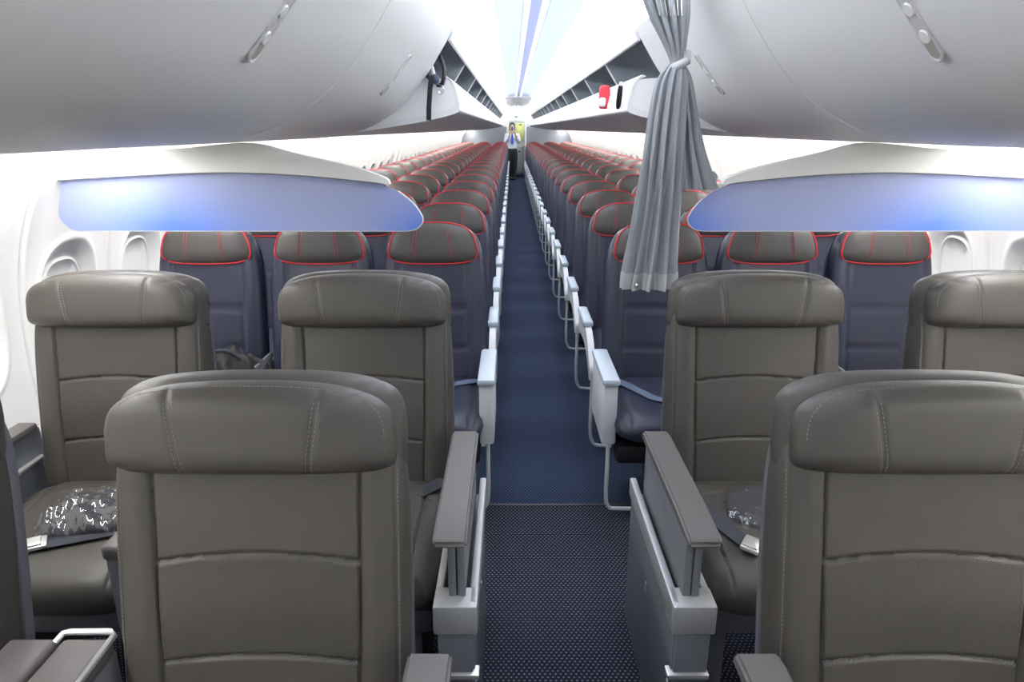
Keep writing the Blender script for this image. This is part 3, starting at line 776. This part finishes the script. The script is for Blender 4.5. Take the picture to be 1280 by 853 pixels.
bundle((-WX + .045, FC_Y[1] - .36, .509), .15, .155, .115, .05, 'crumpled clear plastic bag with dark blanket on left window seat cushion', 3, M['plush'])
bundle((AX - .015, FC_Y[1] - .33, .508), -.30, .125, .12, .032, 'flat dark grey plastic-wrapped blanket on right aisle seat cushion', 5, M['plush'], .45)
# black bag left on the coach window seat
def softbag():
    root = empty('black_bag', (-1.456 + .14, CO_Y0 - .30, .515), .3); tag(root, 'crumpled black bag lying on first-row navy window seat, left of aisle', 'bag')
    P = Pillow(.15, -.09, .12, .10, .01, 3, 3, 0, None, None, 3, 2); mb = P.mb(34, 26)
    mb.v = [(x + .008 * math.sin(z * 70), z, -y * 1.25 * (1 + .25 * math.sin(x * 47 + z * 31)) + .012 * math.sin(x * 95) * (1 if y < -.03 else 0) + .012) for x, y, z in mb.v]
    mb.build('sack', M['bag_black'], root, weld=.0004, ang=80)
    MB().tube(catmull([(-.10, -.03, .12), (-.06, -.05, .17), (.0, -.05, .175), (.05, -.04, .13)], 5), .008, 8).build('strap', M['strap'], root)
softbag()

# ------------------------------------------------------------------ curtain, tied, hanging at the divider
def curtain():
    cx, cy = .36, 2.26
    root = empty('cabin_curtain', (cx, cy, 2.0)); tag(root, 'grey pleated curtain tied in a knot, hanging right of aisle at the divider', 'curtain')
    def loft(secs, m, name, n=160, pl=11, ph=0, parent=root, weld=0):
        # secs: (x, y, z, halfwidth, halfdepth, pleat)
        secs = catmull(secs, 6); vs = []; fs = []
        for (x, y, z, hw, hd, pa) in secs:
            for k in range(n):
                th = 2 * PI * k / n
                rr = 1 + pa * math.sin(pl * th + ph + .8 * math.sin(3 * z * 3)) + pa * .45 * math.sin((2 * pl + 1) * th + 1.3)
                vs.append((x - cx + hw * math.cos(th) * (1 + .35 * (rr - 1)), y - cy + hd * math.sin(th) * rr, z - 2.0))
        for j in range(len(secs) - 1):
            for k in range(n): fs.append((j * n + k, j * n + (k + 1) % n, (j + 1) * n + (k + 1) % n, (j + 1) * n + k))
        fs += [tuple(range(n)), tuple((len(secs) - 1) * n + k for k in range(n))]
        return MB().add(vs, fs).build(name, m, parent, ang=75)
    loft([(.300, 2.26, 2.035, .062, .030, .45), (.307, 2.26, 1.97, .064, .032, .45), (.330, 2.26, 1.88, .055, .030, .40), (.352, 2.26, 1.80, .034, .024, .30), (.364, 2.26, 1.74, .020, .018, .12), (.368, 2.26, 1.70, .022, .018, .15)], M['curtain'], 'upper_drape')
    loft([(.362, 2.255, 1.745, .018, .016, .1), (.350, 2.25, 1.70, .042, .024, .3), (.342, 2.25, 1.62, .050, .028, .42), (.334, 2.25, 1.45, .056, .030, .5), (.325, 2.25, 1.25, .064, .030, .55), (.315, 2.25, 1.09, .076, .030, .6)], M['curtain'], 'long_tail', ph=1)
    h = loft([(.315, 2.25, 1.092, .0765, .0302, .6), (.314, 2.25, 1.065, .0785, .0305, .6), (.313, 2.25, 1.035, .080, .0305, .6)], M['curtain_hem'], 'hem', ph=1)
    MB().sphere((.268 - cx, 2.214 - cy, 1.052 - 2.0), .008, .004, .008).build('snap', M['chrome'], h)
    loft([(.368, 2.275, 1.745, .018, .016, .1), (.385, 2.285, 1.70, .030, .020, .3), (.405, 2.285, 1.60, .036, .024, .4), (.425, 2.28, 1.48, .046, .024, .46), (.450, 2.28, 1.36, .066, .024, .5)], M['curtain'], 'short_tail', pl=9, ph=2)
    loft([(.375, 2.258, 1.70, .008, .006, .1), (.382, 2.258, 1.60, .012, .008, .1), (.388, 2.258, 1.45, .015, .008, .1), (.392, 2.258, 1.20, .015, .008, .1), (.395, 2.258, 1.06, .014, .008, .1)], M['curtain_hem'], 'inner_edge', pl=3, ph=2)
    MB().tube([(.366 - cx + .024 * math.cos(2 * PI * k / 20), 2.26 - cy + .022 * math.sin(2 * PI * k / 20), 1.735 - 2.0 + .012 * math.cos(2 * PI * k / 20)) for k in range(20)], .013, 10, closed=True).build('tieback', M['curtain_hem'], root)
    t = MB().box(.378 - cx, .402 - cx, -.012, .0, -.262, -.222, .003).build('tab', M['curtain_hem'], root); 
    MB().box(-.10, .0, -.036, -.005, -.03, .035, .004).build('heading', M['curtain_dark'], root)
    mb = MB()
    for k in range(7): mb.tube([(-.096 + .0145 * k, -.037, .02), (-.092 + .014 * k, -.036, -.05), (-.066 + .011 * k, -.036, -.13)], .0022, 6)
    mb.build('heading_cords', M['chrome'], root)
curtain()

# ------------------------------------------------------------------ things in the bins
def demo_kit():
    root = empty('demonstration_straps', (-.60, Y_BIN0 + .06, 1.74)); tag(root, 'black straps, hose and oxygen mask hanging from first open bin, left of aisle', 'safety equipment')
    # strap hanging over the lip, hose loop, cylinder
    def q(x, y, z): return (x + .60, y - Y_BIN0 - .06, z - 1.74)
    mb = MB().tube([q(-.512, 3.30, 1.775), q(-.506, 3.27, 1.765), q(-.512, 3.255, 1.72), q(-.52, 3.255, 1.64), q(-.523, 3.258, 1.585)], .016, 8, flat=.2, up=(0, 1, 0)); mb.build('hanging_strap', M['strap'], root)
    loop = catmull([q(-.50, 3.36, 1.90), q(-.47, 3.33, 1.86), q(-.452, 3.31, 1.80), q(-.462, 3.31, 1.745), q(-.485, 3.33, 1.74)], 6)
    MB().tube(loop, .0095, 8).build('hose', M['black'], root)
    MB().tube([q(-.515, 3.36, 1.91), q(-.52, 3.36, 1.83), q(-.50, 3.35, 1.75)], .014, 10).build('grey_tube', M['silver_mat'], root)
    MB().tube(catmull([q(-.54, 3.35, 1.86), q(-.545, 3.33, 1.80), q(-.52, 3.31, 1.77), q(-.49, 3.31, 1.75)], 5), .010, 8, flat=.4).build('webbing', M['strap'], root)
    MB().sphere(q(-.495, 3.32, 1.765), .018, .018, .022).build('connector', M['strap_blue'], root)
    MB().tube(catmull([q(-.485, 3.31, 1.745), q(-.462, 3.30, 1.735), q(-.456, 3.30, 1.715), q(-.47, 3.30, 1.70), q(-.478, 3.30, 1.712)], 5), .0028, 6).build('hook', M['chrome'], root)
demo_kit()
root = empty('red_white_bag', (.372, 4.05, 1.655)); tag(root, 'small red and white pouch hanging over the lip of an open bin, right of aisle', 'pouch')
mb = Pillow(.032, 0, .125, .012, .010, 4, 6).mb(20, 20); mb.build('pouch', M['bagred'], root, weld=.0004)
mb = Pillow(.018, .01, .06, .006, .004, 4, 4).mb(10, 10); mb.v = [(x - .012, y - .012, z) for x, y, z in mb.v]; mb.build('patch', M['bagwhite'], root, weld=.0004)
root = empty('black_strap', (.372, 3.52, 1.64)); tag(root, 'black slanted strap on the first lowered bin, right of aisle', 'strap')
mb = Pillow(.014, 0, .13, .010, .008, 3, 3).mb(16, 16); o = mb.build('strap_body', M['black'], root, weld=.0004); o.rotation_euler = (R(30), 0, 0)
mb = Pillow(.009, .12, .140, .008, .006, 3, 3).mb(8, 8); o = mb.build('strap_end', M['bagwhite'], root, weld=.0004); o.rotation_euler = (R(30), 0, 0)

# ------------------------------------------------------------------ rear: lavatory blocks, galley, door
for side, nm in ((-1, 'wall_lavatory_left'), (1, 'wall_lavatory_right')):
    a, b = sorted((side * .30, side * 1.75))
    struct(MB().box(a, b, Y_LAV, Y_LAV + 1.6, 0, 1.60, .01).build(nm, M['lav']))
    a, b = sorted((side * .27, side * .31))
    struct(MB().box(a, b, Y_LAV - .03, Y_LAV + .03, 0, 2.0, .01).build('trim_%d' % (80 + side), M['white']))
    a, b = sorted((side * .30, side * 1.4))
    struct(MB().box(a, b, Y_LAV, Y_LAV + 1.6, 1.60, 2.3, .01).build(nm + '_upper', M['white']))
struct(MB().box(-1.8, 1.8, Y_REAR, Y_REAR + .05, 0, 2.4).build('wall_rear', M['wall'], smooth=False))
def galley():
    root = empty('rear_galley', (0, Y_REAR - .35, 0)); tag(root, 'pale galley cabinet with yellow-green panels at the far end of aisle', 'galley')
    MB().box(-.62, .62, .0, .34, 0, 2.05, .01).build('cabinet_body', M['galley'], root)
    for i, (x0, x1, z0, z1, m) in enumerate(((-.28, -.02, 1.15, 1.68, 'hivis'), (.03, .26, 1.15, 1.72, 'hivis'), (.04, .24, .60, .90, 'hivis'), (-.28, -.02, .10, .92, 'galley'), (.03, .26, .10, .55, 'galley'), (-.26, .26, 1.75, 1.98, 'galley'))):
        p = MB().box(x0, x1, -.03, .0, z0, z1, .008).build('galley_door', M[m], root)
        MB().box((x0 + x1) / 2 - .05, (x0 + x1) / 2 + .05, -.045, -.03, z1 - .06, z1 - .03, .004).build('latch', M['black'], p)
    MB().box(-.60, .60, -.04, .02, .93, .96, .004).build('counter', M['silver_mat'], root)
galley()
def cart():
    root = empty('galley_cart', (.10, Y_LAV + 1.3, 0)); tag(root, 'grey metal galley cart standing behind the flight attendant', 'galley cart')
    MB().box(-.13, .13, 0, .5, .10, .98, .012).build('cart_body', M['silver_mat'], root)
    d = MB().box(-.115, .115, -.015, 0, .14, .90, .006).build('cart_door', M['galley'], root); MB().box(-.03, .03, -.03, -.014, .80, .84, .004).build('handle', M['black'], d)
    for sx in (-.1, .1):
        for sy in (.05, .45): MB().tube([(sx - .012, sy, .05), (sx + .012, sy, .05)], .05, 12).build('wheel', M['black'], root)
cart()

# ------------------------------------------------------------------ flight attendant, far down the aisle
def person():
    root = empty('person', (-.14, 22.0, 0), 0)
    tag(root, 'person in white shirt and black trousers raising a blue phone at aisle end', 'person')
    def skin(name, J, E, m, parent, sub=2):
        me = bpy.data.meshes.new(name); me.from_pydata([j[:3] for j in J], E, []); me.materials.append(m)
        o = link(name, me, parent); md = o.modifiers.new('skin', 'SKIN'); md.use_smooth_shade = True
        for i, j in enumerate(J):
            rr = j[3]; me.skin_vertices[0].data[i].radius = rr if isinstance(rr, tuple) else (rr, rr)
        me.skin_vertices[0].data[0].use_root = True
        sb = o.modifiers.new('sub', 'SUBSURF'); sb.levels = sub; sb.render_levels = sub
        return o
    # faces -y; the photographer; stands with weight on one leg
    J = [(0, 0, .93, (.115, .085)), (0, 0, 1.08, (.095, .075)), (0, -.005, 1.25, (.13, .095)), (0, 0, 1.36, (.13, .085)), (0, 0, 1.43, (.055, .05)), (0, -.015, 1.50, .052),
         (0, -.02, 1.565, (.070, .083)), (0, -.02, 1.64, (.066, .080)), (0, -.01, 1.685, (.04, .05)),
         (-.165, 0, 1.355, .058), (-.215, -.05, 1.13, .042), (-.10, -.20, 1.30, .033), (-.045, -.245, 1.47, .024),
         (.165, 0, 1.355, .058), (.24, -.05, 1.14, .042), (.13, -.20, 1.30, .033), (.055, -.245, 1.47, .024),
         (-.085, 0, .82, .078), (-.06, -.02, .48, .056), (-.03, .0, .10, .038), (-.03, -.10, .035, (.038, .028)),
         (.085, 0, .82, .078), (.085, -.02, .48, .056), (.06, .02, .10, .038), (.07, -.08, .035, (.038, .028))]
    E = [(0, 1), (1, 2), (2, 3), (3, 4), (4, 5), (5, 6), (6, 7), (7, 8), (3, 9), (9, 10), (10, 11), (11, 12), (3, 13), (13, 14), (14, 15), (15, 16), (0, 17), (17, 18), (18, 19), (19, 20), (0, 21), (21, 22), (22, 23), (23, 24)]
    # hands: palm then four fingers and a thumb each
    for sgn, w in ((-1, 12), (1, 16)):
        bx_, by_, bz_, _ = J[w]
        pi = len(J); J.append((bx_ - sgn * .004, by_ - .01, bz_ + .045, (.03, .014))); E.append((w, pi))
        for k in range(4):
            a = len(J); J.append((bx_ + (.018 - .012 * k) * 1, by_ - .018, bz_ + .085 - .004 * abs(k - 1.5), .009)); J.append((bx_ + (.018 - .012 * k) - sgn * .010, by_ - .035, bz_ + .112 - .006 * abs(k - 1.5), .008)); E += [(pi, a), (a, a + 1)]
        a = len(J); J.append((bx_ - sgn * .030, by_ - .02, bz_ + .045, .010)); J.append((bx_ - sgn * .042, by_ - .03, bz_ + .07, .008)); E += [(pi, a), (a, a + 1)]
    body = skin('body', J, E, M['skin'], root)
    # clothing as slightly fuller skins
    g = .010
    def grow(ids, ex):
        out = []
        for i in ids:
            r_ = J[i][3]; r_ = r_ if isinstance(r_, tuple) else (r_, r_); out.append((*J[i][:3], (r_[0] + ex, r_[1] + ex)))
        return out
    ids = [1, 0, 2, 3, 9, 10, 11, 13, 14, 15]; SH = grow(ids, .014)
    SH[3] = (0, 0, 1.375, (.125, .085)); SH[1] = (0, 0, .92, (.150, .115)); SH[0] = (0, 0, 1.08, (.142, .110)); SH[2] = (0, -.005, 1.25, (.160, .118))
    skin('shirt', SH, [(0, 1), (0, 2), (2, 3), (3, 4), (4, 5), (5, 6), (3, 7), (7, 8), (8, 9)], M['shirt'], root)
    ids = [0, 17, 18, 19, 21, 22, 23]; TR = grow(ids, .026); TR[0] = (0, 0, .93, (.160, .122)); TR[3] = (*TR[3][:2], .065, TR[3][3]); TR[6] = (*TR[6][:2], .065, TR[6][3]); TR.append((0, 0, 1.02, (.150, .115)))
    skin('trousers', TR, [(0, 7), (0, 1), (1, 2), (2, 3), (0, 4), (4, 5), (5, 6)], M['trouser'], root)
    hair = MB().sphere((0, .012, 1.645), .092, .105, .095, 20, 14); hair.v = [v for v in hair.v]
    hair.v = [(x, (y if y > -.045 else -.045 + (y + .045) * (.25 if z < 1.66 else .9)), z) for x, y, z in hair.v]
    hair.sphere((-.07, .02, 1.56), .028, .05, .09).sphere((.07, .02, 1.56), .028, .05, .09).build('hair', M['hair'], root)
    f = MB().sphere((-.024, -.098, 1.618), .008, .006, .005, 8, 6).sphere((.024, -.098, 1.618), .008, .006, .005, 8, 6); f.build('eyes', M['black'], root)
    MB().prism([(-.09, 1.625), (-.118, 1.585), (-.09, 1.58)], 'x', -.009, .009).build('nose', M['skin'], root)
    MB().sphere((0, -.096, 1.552), .022, .006, .006, 10, 6).build('mouth', M['bagred'], root)
    MB().prism([(-.02, 1.40), (.02, 1.40), (.045, 1.12), (0, 1.06), (-.045, 1.12)], 'y', -.137, -.125).build('tie', M['tie'], root)
    for x_ in (-.03, .07):
        MB().sphere((x_, -.06 if x_ < 0 else -.04, .052), .060, .15, .052, 14, 10).build('shoe', M['black'], root)
    ph = empty('mobile_phone', (-.14, 21.72, 1.50)); tag(ph, 'small blue phone held in front of the face of person at aisle end', 'phone')
    MB().box(-.036, .036, -.005, .005, 0, .11, .004).build('phone_body', M['phone'], ph); MB().box(-.03, -.012, -.008, -.004, .08, .10, .002).build('phone_camera', M['black'], ph)
person()
